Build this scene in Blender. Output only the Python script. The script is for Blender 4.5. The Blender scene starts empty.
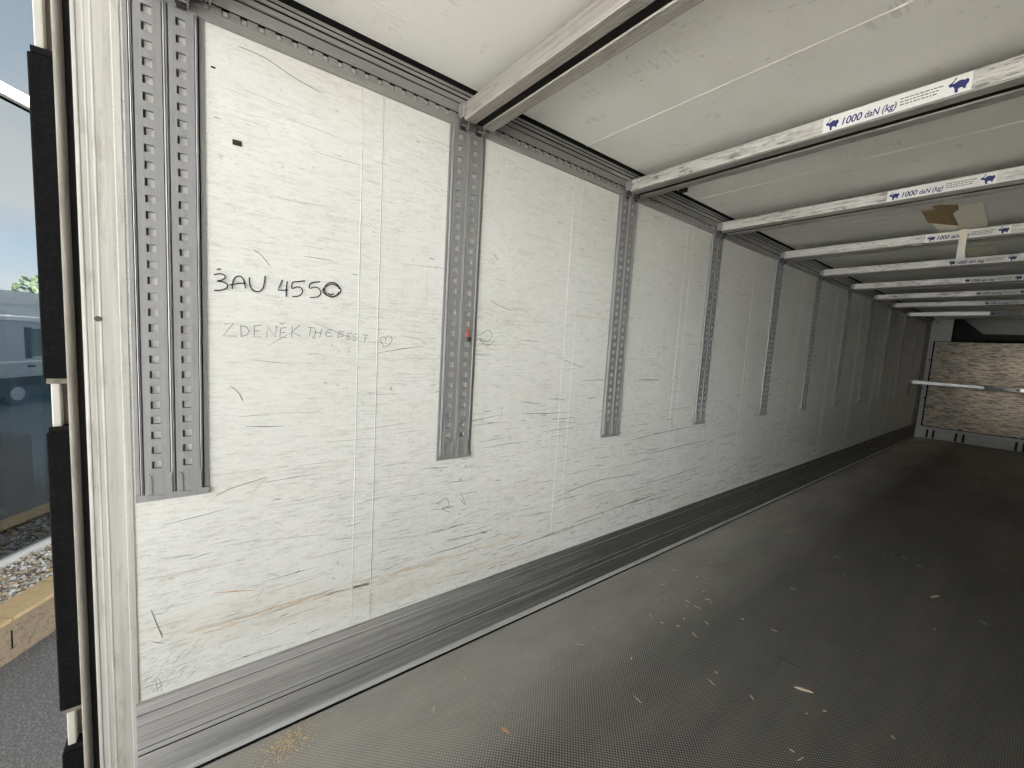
import bpy, bmesh, math, random
from mathutils import Vector, Matrix
PI = math.pi
R = math.radians
SC = bpy.context.scene
COL = SC.collection

# ------------------------------------------------------------------ camera
# world frame: x = into the trailer from its left wall, y = from rear doors to bulkhead, z = up from the load floor (metres)
CAM_POS = Vector((1.7397, 0.3364, 1.5702))
YAW, PITCH, ROLL, FPX = 0.9052, -0.097, 0.059, 418.25
fw = Vector((-math.sin(YAW) * math.cos(PITCH), math.cos(YAW) * math.cos(PITCH), math.sin(PITCH)))
rt = Vector((math.cos(YAW), math.sin(YAW), 0))
up = rt.cross(fw)
rt, up = math.cos(ROLL) * rt + math.sin(ROLL) * up, -math.sin(ROLL) * rt + math.cos(ROLL) * up
cd = bpy.data.cameras.new('camera')
cam = bpy.data.objects.new('camera', cd)
COL.objects.link(cam)
m3 = Matrix((rt, up, -fw)).transposed()
cam.matrix_world = Matrix.Translation(CAM_POS) @ m3.to_4x4()
cd.sensor_width = 36
cd.lens = FPX / 1024 * 36
cd.clip_start = 0.02
cd.clip_end = 300
SC.camera = cam

# ------------------------------------------------------------------ sky, sun, exposure
SC.view_settings.view_transform = 'Standard'
SC.view_settings.look = 'None'
SC.view_settings.exposure = -0.05
SC.view_settings.gamma = 1.0
SC.view_settings.use_curve_mapping = False
SC.cycles.diffuse_bounces = 8
SC.cycles.max_bounces = 14
SC.cycles.caustics_reflective = False
w = bpy.data.worlds.new('sky')
SC.world = w
w.use_nodes = True
nt = w.node_tree
nt.nodes.clear()
wo = nt.nodes.new('ShaderNodeOutputWorld')
bg = nt.nodes.new('ShaderNodeBackground')
tc = nt.nodes.new('ShaderNodeTexCoord')
mp = nt.nodes.new('ShaderNodeMapping')
mp.inputs['Scale'].default_value = (1.5, 1.5, 5)
nz = nt.nodes.new('ShaderNodeTexNoise')
nz.inputs['Scale'].default_value = 2.2
nz.inputs['Detail'].default_value = 3
cr = nt.nodes.new('ShaderNodeValToRGB')
cr.color_ramp.elements[0].position = 0.38
cr.color_ramp.elements[0].color = (0.78, 0.89, 1.0, 1)
cr.color_ramp.elements[1].position = 0.62
cr.color_ramp.elements[1].color = (1.0, 0.975, 0.93, 1)
nt.links.new(tc.outputs['Generated'], mp.inputs['Vector'])
nt.links.new(mp.outputs['Vector'], nz.inputs['Vector'])
nt.links.new(nz.outputs['Fac'], cr.inputs['Fac'])
# blue sky with cloud, and a broad hazy glow low over the yard behind the doorway
sx = nt.nodes.new('ShaderNodeSeparateXYZ')
nt.links.new(tc.outputs['Generated'], sx.inputs[0])
def sky_ramp(sock, a, b, c, d):
    x = nt.nodes.new('ShaderNodeMapRange')
    for k, v in (('From Min', a), ('From Max', b), ('To Min', c), ('To Max', d)): x.inputs[k].default_value = v
    nt.links.new(sock, x.inputs['Value'])
    return x.outputs['Result']
mu = nt.nodes.new('ShaderNodeMath'); mu.operation = 'MULTIPLY'
nt.links.new(sky_ramp(sx.outputs['Y'], -1.0, 0.6, 0.28, 2.3), mu.inputs[0])
nt.links.new(sky_ramp(sx.outputs['Z'], 0.0, 0.75, 1.25, 0.45), mu.inputs[1])
m2 = nt.nodes.new('ShaderNodeMath'); m2.operation = 'MULTIPLY'
m2.inputs[1].default_value = 1.0
nt.links.new(mu.outputs[0], m2.inputs[0])
dp = nt.nodes.new('ShaderNodeVectorMath'); dp.operation = 'DOT_PRODUCT'
dp.inputs[1].default_value = Vector((0.34, -0.93, 0.10)).normalized()
nt.links.new(tc.outputs['Generated'], dp.inputs[0])
gp = nt.nodes.new('ShaderNodeMath'); gp.operation = 'POWER'
gp.inputs[1].default_value = 20.0
nt.links.new(sky_ramp(dp.outputs['Value'], 0.0, 1.0, 0.0, 1.0), gp.inputs[0])
gl = nt.nodes.new('ShaderNodeMath'); gl.operation = 'MULTIPLY_ADD'
gl.inputs[1].default_value = 18.5
nt.links.new(gp.outputs[0], gl.inputs[0])
nt.links.new(m2.outputs[0], gl.inputs[2])
nt.links.new(gl.outputs[0], bg.inputs['Strength'])
nt.links.new(cr.outputs['Color'], bg.inputs['Color'])
nt.links.new(bg.outputs['Background'], wo.inputs['Surface'])
sd = bpy.data.lights.new('sun', 'SUN')
sd.energy = 110.0
sd.angle = R(2)
sd.color = (1, 0.975, 0.94)
sun = bpy.data.objects.new('sun', sd)
COL.objects.link(sun)
sun.rotation_euler = Vector((-0.85, -0.30, -0.42)).to_track_quat('-Z', 'Y').to_euler()   # from the front right: the yard behind is sunlit, the kerb side lies in the trailer's shade

# ------------------------------------------------------------------ material helpers
def new_mat(name, col, rough=0.6, metal=0.0, spec=0.5):
    m = bpy.data.materials.new(name)
    m.use_nodes = True
    b = m.node_tree.nodes['Principled BSDF']
    b.inputs['Base Color'].default_value = (*col, 1)
    b.inputs['Roughness'].default_value = rough
    b.inputs['Metallic'].default_value = metal
    b.inputs['Specular IOR Level'].default_value = spec
    return m

class NB:
    """small node builder for one material"""
    def __init__(s, m):
        s.m = m; s.t = m.node_tree; s.b = s.t.nodes['Principled BSDF']
        s.co = None
    def n(s, kind, **kw):
        x = s.t.nodes.new('ShaderNode' + kind)
        for k, v in kw.items():
            setattr(x, k, v)
        return x
    def l(s, a, b):
        s.t.links.new(a, b)
    def coord(s, scale=(1, 1, 1), loc=(0, 0, 0), rnd=False):
        if s.co is None:
            s.co = s.n('TexCoord')
        src = s.co.outputs['Object']
        if rnd:
            oi = s.n('ObjectInfo')
            mu = s.n('Math', operation='MULTIPLY'); mu.inputs[1].default_value = 37.0
            s.l(oi.outputs['Random'], mu.inputs[0])
            ad = s.n('VectorMath', operation='ADD')
            s.l(src, ad.inputs[0]); s.l(mu.outputs[0], ad.inputs[1])
            src = ad.outputs[0]
        mp = s.n('Mapping')
        mp.inputs['Scale'].default_value = scale
        mp.inputs['Location'].default_value = loc
        s.l(src, mp.inputs['Vector'])
        return mp.outputs['Vector']
    def noise(s, vec, scale=1.0, detail=4, rough=0.6):
        x = s.n('TexNoise')
        x.inputs['Scale'].default_value = scale
        x.inputs['Detail'].default_value = detail
        x.inputs['Roughness'].default_value = rough
        s.l(vec, x.inputs['Vector'])
        return x.outputs['Fac']
    def ramp(s, fac, lo, hi, a=0.0, b=1.0):
        x = s.n('MapRange')
        x.inputs['From Min'].default_value = lo
        x.inputs['From Max'].default_value = hi
        x.inputs['To Min'].default_value = a
        x.inputs['To Max'].default_value = b
        s.l(fac, x.inputs['Value'])
        return x.outputs['Result']
    def mul(s, a, b):
        x = s.n('Math', operation='MULTIPLY')
        for i, v in enumerate((a, b)):
            if isinstance(v, (int, float)): x.inputs[i].default_value = v
            else: s.l(v, x.inputs[i])
        return x.outputs[0]
    def mix(s, fac, a, b):
        x = s.n('Mix', data_type='RGBA')
        for sock, v in ((x.inputs[0], fac), (x.inputs[6], a), (x.inputs[7], b)):
            if isinstance(v, (int, float)): sock.default_value = v
            elif isinstance(v, tuple): sock.default_value = (*v, 1)
            else: s.l(v, sock)
        return x.outputs[2]
    def base(s, c):
        s.l(c, s.b.inputs['Base Color'])
    def bump(s, h, strength=0.3, dist=0.002):
        x = s.n('Bump')
        x.inputs['Strength'].default_value = strength
        x.inputs['Distance'].default_value = dist
        s.l(h, x.inputs['Height'])
        s.l(x.outputs['Normal'], s.b.inputs['Normal'])
    def sep(s, vec):
        x = s.n('SeparateXYZ'); s.l(vec, x.inputs[0]); return x.outputs

def wall_mat():
    m = new_mat('scuffed_white_panel', (0.78, 0.785, 0.75), 0.45)
    b = NB(m)
    # fine horizontal scuffs, broken up by a second noise, heavier on the lower half where pallets rub
    st = b.noise(b.coord((1, 1.6, 70)), 1.0, 5, 0.65)
    br = b.noise(b.coord((1, 3.5, 5), (3, 1, 2)), 1.0, 3, 0.6)
    xyz = b.sep(b.coord())
    low = b.ramp(xyz[2], 0.25, 2.1, 1.0, 0.65)
    f1 = b.mul(b.mul(b.ramp(st, 0.57, 0.68), b.ramp(br, 0.42, 0.62)), low)
    st2 = b.noise(b.coord((1, 5, 160), (9, 2, 4)), 1.0, 3, 0.6)
    br2 = b.noise(b.coord((1, 2.2, 9), (5, 7, 1)), 1.0, 4, 0.7)
    f2 = b.mul(b.mul(b.ramp(st2, 0.57, 0.67), b.ramp(br2, 0.46, 0.58)), low)
    spk = b.noise(b.coord((1, 45, 45), (1, 2, 7)), 1.0, 2, 0.5)
    br3 = b.noise(b.coord((1, 4, 4), (8, 3, 3)), 1.0, 3, 0.6)
    f3 = b.mul(b.ramp(spk, 0.66, 0.74), b.ramp(br3, 0.5, 0.62))
    ver = b.noise(b.coord((1, 60, 3), (4, 4, 4)), 1.0, 3, 0.6)
    f4 = b.mul(b.ramp(ver, 0.64, 0.74), b.ramp(br3, 0.40, 0.60, 0.6, 0.0))
    yel = b.noise(b.coord((1, 0.9, 6), (2, 8, 6)), 1.0, 4, 0.6)
    fy = b.mul(b.ramp(yel, 0.50, 0.70), b.ramp(xyz[2], 0.35, 0.75, 0.5, 0.08))
    tone = b.noise(b.coord((1, 1.3, 1.6), (6, 6, 1)), 1.0, 4, 0.6)
    patch = b.ramp(b.noise(b.coord((1, 1.1, 2.6), (2, 5, 8)), 1.0, 5, 0.7), 0.40, 0.66)
    sm = b.noise(b.coord((1, 9, 34), (1, 9, 3)), 1.0, 7, 0.8)
    g = b.noise(b.coord((1, 16, 120), (3, 1, 9)), 1.0, 7, 0.85)
    g2 = b.noise(b.coord((1, 75, 95), (3, 4, 9)), 1.0, 4, 0.8)
    c = b.mix(b.ramp(tone, 0.35, 0.7), (0.735, 0.73, 0.69), (0.67, 0.67, 0.625))
    c = b.mix(fy, c, (0.56, 0.47, 0.33))
    c = b.mix(b.mul(b.ramp(sm, 0.51, 0.66), b.ramp(xyz[2], 0.25, 2.2, 0.50, 0.34)), c, (0.46, 0.45, 0.39))
    c = b.mix(b.mul(b.ramp(g, 0.51, 0.64), b.mul(low, b.ramp(patch, 0.0, 1.0, 0.45, 0.95))), c, (0.33, 0.325, 0.285))
    c = b.mix(b.mul(b.ramp(g2, 0.58, 0.70), b.ramp(patch, 0.0, 1.0, 0.22, 0.75)), c, (0.34, 0.33, 0.29))
    c = b.mix(b.mul(f1, b.ramp(patch, 0.0, 1.0, 0.20, 0.65)), c, (0.26, 0.255, 0.23))
    c = b.mix(b.mul(f2, b.ramp(patch, 0.0, 1.0, 0.15, 0.85)), c, (0.13, 0.125, 0.11))
    c = b.mix(b.mul(f3, 0.7), c, (0.25, 0.24, 0.20))
    c = b.mix(b.mul(f4, 0.5), c, (0.42, 0.41, 0.37))
    b.base(c)
    hb = b.noise(b.coord((1, 2.5, 25)), 1.0, 4, 0.6)
    b.bump(hb, 0.25, 0.0025)
    return m

def ceil_mat():
    m = new_mat('white_ceiling_panel', (0.78, 0.785, 0.75), 0.5)
    b = NB(m)
    sm = b.noise(b.coord((6, 3, 1)), 1.0, 5, 0.7)
    spk = b.noise(b.coord((28, 60, 1), (3, 3, 3)), 1.0, 3, 0.6)
    br = b.noise(b.coord((3, 3, 1), (7, 1, 0)), 1.0, 3, 0.6)
    f = b.mul(b.ramp(spk, 0.62, 0.72), b.ramp(br, 0.5, 0.64))
    c = b.mix(b.ramp(sm, 0.45, 0.8, 0, 0.35), (0.86, 0.86, 0.82), (0.73, 0.72, 0.66))
    st = b.noise(b.coord((120, 8, 1), (2, 6, 3)), 1.0, 2, 0.5)
    br2 = b.noise(b.coord((5, 7, 1), (1, 4, 0)), 1.0, 2, 0.6)
    c = b.mix(b.mul(f, 0.6), c, (0.36, 0.35, 0.31))
    c = b.mix(b.mul(b.mul(b.ramp(st, 0.5, 0.6), b.ramp(br2, 0.62, 0.70)), 0.3), c, (0.38, 0.37, 0.34))
    b.base(c)
    b.bump(sm, 0.15, 0.002)
    return m

def alu_mat(name, col, dirt, along='y', metal=0.55, rough=0.45, amount=0.6, rnd=False, fine=150, blot=1.0):
    m = new_mat(name, col, rough, metal)
    b = NB(m)
    sc = {'x': (1.5, fine, fine), 'y': (fine, 1.5, fine), 'z': (fine, fine, 1.5)}[along]
    sc2 = {'x': (6, 30, 30), 'y': (30, 6, 30), 'z': (30, 30, 6)}[along]
    s1 = b.noise(b.coord(sc, rnd=rnd), 1.0, 4, 0.6)
    s2 = b.noise(b.coord(sc2, (5, 5, 5), rnd=rnd), 1.0, 5, 0.7)
    c = b.mix(b.ramp(s1, 0.4, 0.75, 0, amount), col, dirt)
    c = b.mix(b.ramp(s2, 0.52, 0.72, 0, amount * blot), c, dirt)
    b.base(c)
    b.l(b.ramp(s2, 0.3, 0.7, rough - 0.08, rough + 0.2), b.b.inputs['Roughness'])
    b.bump(s1, 0.15, 0.001)
    return m

def floor_mat():
    m = new_mat('studded_floor', (0.2, 0.19, 0.18), 0.5, 0.6)
    b = NB(m)
    v = b.sep(b.coord())
    def wave(sock, k, ph=0.0):
        a = b.n('Math', operation='MULTIPLY_ADD'); b.l(sock, a.inputs[0]); a.inputs[1].default_value = k; a.inputs[2].default_value = ph
        s = b.n('Math', operation='SINE'); b.l(a.outputs[0], s.inputs[0]); return s.outputs[0]
    P = 2 * PI / 0.0155
    st = b.mul(wave(v[0], P), wave(v[1], P))
    stud = b.ramp(st, 0.15, 0.75)
    big = b.noise(b.coord((2.0, 0.7, 1)), 1.0, 6, 0.65)
    lane = b.noise(b.coord((14, 0.35, 1), (2, 2, 2)), 1.0, 4, 0.6)
    dust = b.noise(b.coord((40, 40, 1), (1, 5, 2)), 1.0, 3, 0.6)
    c = b.mix(b.ramp(big, 0.35, 0.7), (0.112, 0.105, 0.094), (0.168, 0.158, 0.143))
    c = b.mix(b.ramp(lane, 0.45, 0.75, 0, 0.55), c, (0.092, 0.088, 0.084))
    edge = b.ramp(v[0], 0.0, 0.72, 1.0, 0.0)           # dust swept against the kick plate, plus wall-reflected light painted into the colour
    c = b.mix(b.mul(edge, b.ramp(big, 0.3, 0.6, 0.55, 1.0)), c, (0.72, 0.68, 0.61))
    c = b.mix(b.mul(stud, 0.5), c, (0.72, 0.70, 0.67))
    c = b.mix(b.ramp(dust, 0.66, 0.76, 0, 0.5), c, (0.34, 0.31, 0.26))
    b.base(c)
    b.l(b.ramp(big, 0.3, 0.7, 0.62, 0.42), b.b.inputs['Roughness'])
    b.bump(stud, 0.5, 0.002)
    return m

def wood_mat():
    m = new_mat('scuffed_plywood', (0.45, 0.38, 0.3), 0.65)
    b = NB(m)
    s1 = b.noise(b.coord((3.2, 1, 30)), 1.0, 8, 0.72)
    s2 = b.noise(b.coord((7, 1, 48), (4, 0, 3)), 1.0, 6, 0.75)
    bl = b.noise(b.coord((2.0, 1, 3.0), (1, 0, 8)), 1.0, 4, 0.6)
    c = b.mix(b.ramp(bl, 0.40, 0.58), (0.60, 0.54, 0.47), (0.90, 0.78, 0.61))
    c = b.mix(b.ramp(s1, 0.52, 0.58, 0, 0.85), c, (0.17, 0.14, 0.11))
    c = b.mix(b.ramp(s2, 0.52, 0.58, 0, 0.7), c, (0.88, 0.82, 0.72))
    c = b.mix(b.ramp(s2, 0.48, 0.42, 0, 0.75), c, (0.12, 0.10, 0.08))
    b.base(c)
    b.bump(s1, 0.15, 0.001)
    return m

def speckle_mat(name, a, c2, scale=60, rough=0.85, lo=0.5, hi=0.65, bump=0.3):
    m = new_mat(name, a, rough)
    b = NB(m)
    s = b.noise(b.coord((scale, scale, scale)), 1.0, 4, 0.7)
    b.base(b.mix(b.ramp(s, lo, hi), a, c2))
    b.bump(s, bump, 0.004)
    return m

M = {}
M['wall'] = wall_mat()
M['seam'] = new_mat('white_seam_strip', (0.72, 0.715, 0.67), 0.4)
M['ceil'] = ceil_mat()
M['floor'] = floor_mat()
M['rail'] = alu_mat('galvanised_rail', (0.305, 0.30, 0.296), (0.165, 0.16, 0.155), 'z', 0.35, 0.5, 0.35, rnd=True)
M['underside_shade'] = alu_mat('shade_toned_metal', (0.20, 0.19, 0.175), (0.10, 0.095, 0.085), 'x', 0.4, 0.5, 0.6, rnd=True)  # darker than the bars: shade under the beam put into the colour
M['backing'] = new_mat('pale_backing', (0.48, 0.475, 0.46), 0.5, 0.1)
M['beam'] = alu_mat('worn_beam_aluminium', (0.68, 0.665, 0.63), (0.30, 0.285, 0.255), 'x', 0.7, 0.42, 0.6, rnd=True)
_b = NB(M['beam'])
_src = _b.b.inputs['Base Color'].links[0].from_socket
_k = _b.noise(_b.coord((9, 60, 60), (2, 2, 2), rnd=True), 1.0, 5, 0.8)
_p = _b.noise(_b.coord((3.5, 2, 2), (7, 2, 5), rnd=True), 1.0, 3, 0.6)
_b.base(_b.mix(_b.mul(_b.mul(_b.ramp(_k, 0.51, 0.60), _b.ramp(_p, 0.42, 0.54)), 0.8), _src, (0.12, 0.11, 0.095)))
M['beam_old'] = alu_mat('weathered_beam', (0.40, 0.38, 0.345), (0.17, 0.16, 0.14), 'x', 0.5, 0.5, 0.7, rnd=True)
M['beam_new'] = alu_mat('bright_beam_aluminium', (0.9, 0.9, 0.88), (0.66, 0.65, 0.63), 'x', 0.5, 0.4, 0.3, rnd=True)
M['top'] = alu_mat('roof_rail_aluminium', (0.36, 0.355, 0.345), (0.19, 0.185, 0.175), 'y', 0.6, 0.45, 0.4)
M['kick'] = alu_mat('kick_plate_aluminium', (0.52, 0.505, 0.48), (0.22, 0.21, 0.20), 'y', 0.35, 0.4, 0.6, fine=260, blot=0.45)
# black pallet scuffing on the kick plate: streaks that begin ragged about a metre in from the doors
_b = NB(M['kick'])
_src = _b.b.inputs['Base Color'].links[0].from_socket
_y = _b.sep(_b.coord())[1]
_n = _b.noise(_b.coord((1, 0.6, 30), (1, 4, 1)), 1.0, 6, 0.75)
_ad = _b.n('Math', operation='MULTIPLY_ADD'); _ad.inputs[1].default_value = 4.5; _b.l(_n, _ad.inputs[0]); _b.l(_y, _ad.inputs[2])
_b.base(_b.mix(_b.ramp(_ad.outputs[0], 2.4, 4.6, 0.0, 0.86), _src, (0.055, 0.053, 0.05)))
M['bead'] = alu_mat('highlit_bead', (0.68, 0.665, 0.63), (0.36, 0.35, 0.33), 'y', 0.3, 0.45, 0.5)  # bead's highlight put into a paler colour than the plate's
M['frame'] = alu_mat('painted_door_frame', (0.50, 0.485, 0.44), (0.24, 0.22, 0.18), 'z', 0.05, 0.5, 0.6, fine=60)
M['tube'] = alu_mat('weathered_tube', (0.19, 0.17, 0.14), (0.09, 0.08, 0.062), 'z', 0.05, 0.7, 0.6, fine=60)
M['black'] = speckle_mat('black_rubber', (0.006, 0.006, 0.0065), (0.012, 0.0115, 0.011), 90, 0.8)
M['black'].node_tree.nodes['Principled BSDF'].inputs['Specular IOR Level'].default_value = 0.05
M['seal'] = new_mat('dark_seal', (0.008, 0.0075, 0.007), 0.8, 0.0, 0.1)
M['post'] = new_mat('cream_post', (0.5, 0.48, 0.42), 0.5)
M['dark'] = new_mat('dark_fitting', (0.05, 0.048, 0.046), 0.5, 0.3)
M['bolt'] = new_mat('dark_bolt', (0.10, 0.09, 0.08), 0.5, 0.6)
M['sticker'] = new_mat('white_sticker', (0.86, 0.86, 0.84), 0.4)
M['sticker_grey'] = speckle_mat('worn_grey_sticker', (0.42, 0.42, 0.41), (0.25, 0.25, 0.245), 30, 0.5, bump=0.02)
M['navy'] = new_mat('navy_ink', (0.012, 0.02, 0.13), 0.5)
M['ink'] = new_mat('black_ink', (0.03, 0.03, 0.04), 0.6)
M['pencil'] = new_mat('pencil_grey', (0.13, 0.13, 0.13), 0.6)
M['scuff_dark'] = new_mat('scuff_dark', (0.13, 0.125, 0.115), 0.7)
M['scuff_mid'] = new_mat('scuff_mid', (0.36, 0.35, 0.32), 0.7)
M['joint'] = new_mat('panel_joint', (0.46, 0.45, 0.41), 0.7)
M['scuff_orange'] = new_mat('scuff_orange', (0.55, 0.28, 0.14), 0.7)
M['scuff_tan'] = new_mat('scuff_tan', (0.62, 0.50, 0.34), 0.7)
M['scuff_green'] = new_mat('scuff_green', (0.25, 0.38, 0.33), 0.7)
M['bulk'] = speckle_mat('front_wall_white', (0.62, 0.62, 0.60), (0.50, 0.49, 0.46), 12, 0.5, bump=0.05)
M['wood'] = wood_mat()
M['housing'] = new_mat('grey_housing', (0.30, 0.30, 0.30), 0.6)
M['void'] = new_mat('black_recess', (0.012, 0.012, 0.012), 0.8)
M['card'] = speckle_mat('cream_card', (0.92, 0.88, 0.74), (0.84, 0.80, 0.67), 30, 0.8, bump=0.1)
M['card_in'] = speckle_mat('brown_card', (0.34, 0.25, 0.12), (0.26, 0.18, 0.08), 30, 0.85, bump=0.1)
M['chip'] = new_mat('pale_wood', (0.78, 0.68, 0.52), 0.8)
M['chip2'] = new_mat('orange_wood', (0.65, 0.36, 0.17), 0.8)
M['sawdust'] = speckle_mat('sawdust', (0.80, 0.66, 0.42), (0.62, 0.52, 0.36), 220, 0.95)
M['red'] = new_mat('red_strap', (0.36, 0.10, 0.06), 0.7)
M['asphalt'] = speckle_mat('asphalt', (0.14, 0.138, 0.135), (0.42, 0.41, 0.40), 75, 0.9, 0.5, 0.75)
M['tarmac'] = speckle_mat('dark_tarmac', (0.05, 0.05, 0.05), (0.08, 0.08, 0.08), 60, 0.9)
M['concrete'] = speckle_mat('concrete', (0.72, 0.71, 0.68), (0.66, 0.65, 0.62), 20, 0.9)
M['kerb'] = speckle_mat('brown_block', (0.40, 0.31, 0.22), (0.22, 0.17, 0.12), 45, 0.9)
M['paver'] = speckle_mat('tan_paver', (0.66, 0.48, 0.26), (0.54, 0.40, 0.23), 25, 0.85)
M['stone'] = None
M['fwhite'] = new_mat('white_window_frame', (0.82, 0.82, 0.80), 0.35)
M['inside'] = new_mat('dim_interior', (0.10, 0.11, 0.12), 0.7)
M['ifloor'] = new_mat('grey_blue_floor', (0.12, 0.15, 0.17), 0.5)
M['idark'] = new_mat('dark_furniture', (0.015, 0.018, 0.025), 0.5)
M['shell'] = new_mat('trailer_shell', (0.75, 0.75, 0.74), 0.4)
M['van'] = new_mat('van_paint', (0.42, 0.46, 0.50), 0.3)
M['vwhite'] = new_mat('white_paint', (0.85, 0.86, 0.86), 0.35)
M['glass_dark'] = new_mat('dark_glass', (0.05, 0.07, 0.07), 0.08)
M['tyre'] = new_mat('tyre', (0.015, 0.015, 0.016), 0.8)
M['rim'] = new_mat('wheel_rim', (0.45, 0.46, 0.48), 0.4, 0.6)
M['leaf'] = speckle_mat('leaves', (0.12, 0.16, 0.07), (0.20, 0.24, 0.13), 3, 0.8)
M['bark'] = new_mat('bark', (0.14, 0.10, 0.07), 0.9)

M['lens'] = new_mat('lamp_lens', (1, 0.95, 0.85), 0.3)
M['lens'].node_tree.nodes['Principled BSDF'].inputs['Emission Color'].default_value = (1, 0.93, 0.82, 1)
M['lens'].node_tree.nodes['Principled BSDF'].inputs['Emission Strength'].default_value = 6.0
def stone_mat():
    m = new_mat('pebbles', (0.5, 0.47, 0.42), 0.7)
    b = NB(m)
    s = b.noise(b.coord((22, 22, 22)), 1.0, 1, 0.5)
    s2 = b.noise(b.coord((17, 17, 17), (5, 5, 5)), 1.0, 1, 0.5)
    c = b.mix(b.ramp(s, 0.42, 0.56), (0.22, 0.20, 0.18), (0.97, 0.95, 0.90))
    c = b.mix(b.ramp(s2, 0.52, 0.6), c, (0.72, 0.56, 0.34))
    b.base(c)
    return m
M['stone'] = stone_mat()

def glass_mat():
    m = bpy.data.materials.new('reflective_glazing')
    m.use_nodes = True
    t = m.node_tree
    t.nodes.clear()
    o = t.nodes.new('ShaderNodeOutputMaterial')
    mx = t.nodes.new('ShaderNodeMixShader')
    g = t.nodes.new('ShaderNodeBsdfGlossy')
    g.inputs['Roughness'].default_value = 0.0
    g.inputs['Color'].default_value = (0.90, 0.96, 1.0, 1)
    tr = t.nodes.new('ShaderNodeBsdfTransparent')
    tr.inputs['Color'].default_value = (0.36, 0.43, 0.46, 1)
    mx.inputs[0].default_value = 0.24
    t.links.new(tr.outputs[0], mx.inputs[1])
    t.links.new(g.outputs[0], mx.inputs[2])
    t.links.new(mx.outputs[0], o.inputs['Surface'])
    return m
M['glass'] = glass_mat()

# ------------------------------------------------------------------ mesh helpers
class MB:
    def __init__(s):
        s.v = []; s.f = []
    def add(s, vs, fs):
        o = len(s.v)
        s.v += [tuple(p) for p in vs]
        s.f += [tuple(i + o for i in f) for f in fs]
        return s
    def box(s, x0, x1, y0, y1, z0, z1):
        return s.add([(x0, y0, z0), (x1, y0, z0), (x1, y1, z0), (x0, y1, z0), (x0, y0, z1), (x1, y0, z1), (x1, y1, z1), (x0, y1, z1)],
                     [(0, 3, 2, 1), (4, 5, 6, 7), (0, 1, 5, 4), (1, 2, 6, 5), (2, 3, 7, 6), (3, 0, 4, 7)])
    def prism(s, prof, axis, a, b):
        """closed profile of 2-D points extruded along axis from a to b; (u,v) are the two other axes in x,y,z order"""
        n = len(prof)
        def P(u, v, t):
            return {'x': (t, u, v), 'y': (u, t, v), 'z': (u, v, t)}[axis]
        vs = [P(u, v, a) for u, v in prof] + [P(u, v, b) for u, v in prof]
        fs = [tuple(range(n))[::-1], tuple(range(n, 2 * n))] + [(i, (i + 1) % n, n + (i + 1) % n, n + i) for i in range(n)]
        return s.add(vs, fs)
    def cyl(s, c, axis, r, h, n=20, r2=None):
        """cylinder from c along axis by h"""
        r2 = r if r2 is None else r2
        vs = []
        for rr, t in ((r, 0), (r2, h)):
            for i in range(n):
                a = 2 * PI * i / n
                u, v = rr * math.cos(a), rr * math.sin(a)
                d = {'x': (t, u, v), 'y': (u, t, v), 'z': (u, v, t)}[axis]
                vs.append((c[0] + d[0], c[1] + d[1], c[2] + d[2]))
        fs = [tuple(range(n))[::-1], tuple(range(n, 2 * n))] + [(i, (i + 1) % n, n + (i + 1) % n, n + i) for i in range(n)]
        return s.add(vs, fs)
    def build(s, name, mat, parent=None, smooth=False, bevel=0):
        me = bpy.data.meshes.new(name)
        me.from_pydata(s.v, [], s.f)
        bm = bmesh.new(); bm.from_mesh(me)
        bmesh.ops.recalc_face_normals(bm, faces=bm.faces[:])
        bm.to_mesh(me); bm.free()
        me.materials.append(mat)
        if smooth:
            for p in me.polygons: p.use_smooth = True
        o = bpy.data.objects.new(name, me)
        COL.objects.link(o)
        if parent is not None: o.parent = parent
        if bevel:
            bv = o.modifiers.new('bevel', 'BEVEL')
            bv.width = bevel; bv.segments = 2; bv.limit_method = 'ANGLE'
        return o

def tag(o, label=None, cat=None, group=None, kind=None):
    if label: o['label'] = label
    if cat: o['category'] = cat
    if group: o['group'] = group
    if kind: o['kind'] = kind
    return o
def empty(name, loc, label=None, cat=None, group=None, kind=None):
    o = bpy.data.objects.new(name, None)
    o.empty_display_size = 0.1
    COL.objects.link(o)
    o.location = loc
    return tag(o, label, cat, group, kind)
def copy_tree(o, parent=None):
    c = o.copy()
    COL.objects.link(c)
    c.parent = parent
    for ch in [k for k in bpy.data.objects if k.parent == o]:
        copy_tree(ch, c)
    return c
def struct(o, label, cat):
    return tag(o, label, cat, kind='structure')

# ------------------------------------------------------------------ trailer shell
L, WID, HC = 13.5, 2.48, 2.65
Y0 = 0.0
struct(MB().box(-0.06, 0, 0.18, L, -0.12, HC + 0.06).build('wall_left', M['wall']), 'long scuffed white panelled side wall of the trailer', 'wall')
WALL = bpy.data.objects['wall_left']
struct(MB().box(WID, WID + 0.06, 0.18, L, -0.12, HC + 0.06).build('wall_right', M['wall']), 'white panelled side wall opposite the marked wall', 'wall')
struct(MB().box(-0.0, WID, 0.02, L, -0.12, 0).build('floor', M['floor']), 'dark studded metal load floor of the trailer', 'floor')
struct(MB().box(-0.06, WID + 0.06, 0.02, L, HC, HC + 0.06).build('ceiling', M['ceil']), 'white panelled trailer ceiling', 'ceiling')
CEIL = bpy.data.objects['ceiling']
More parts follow.
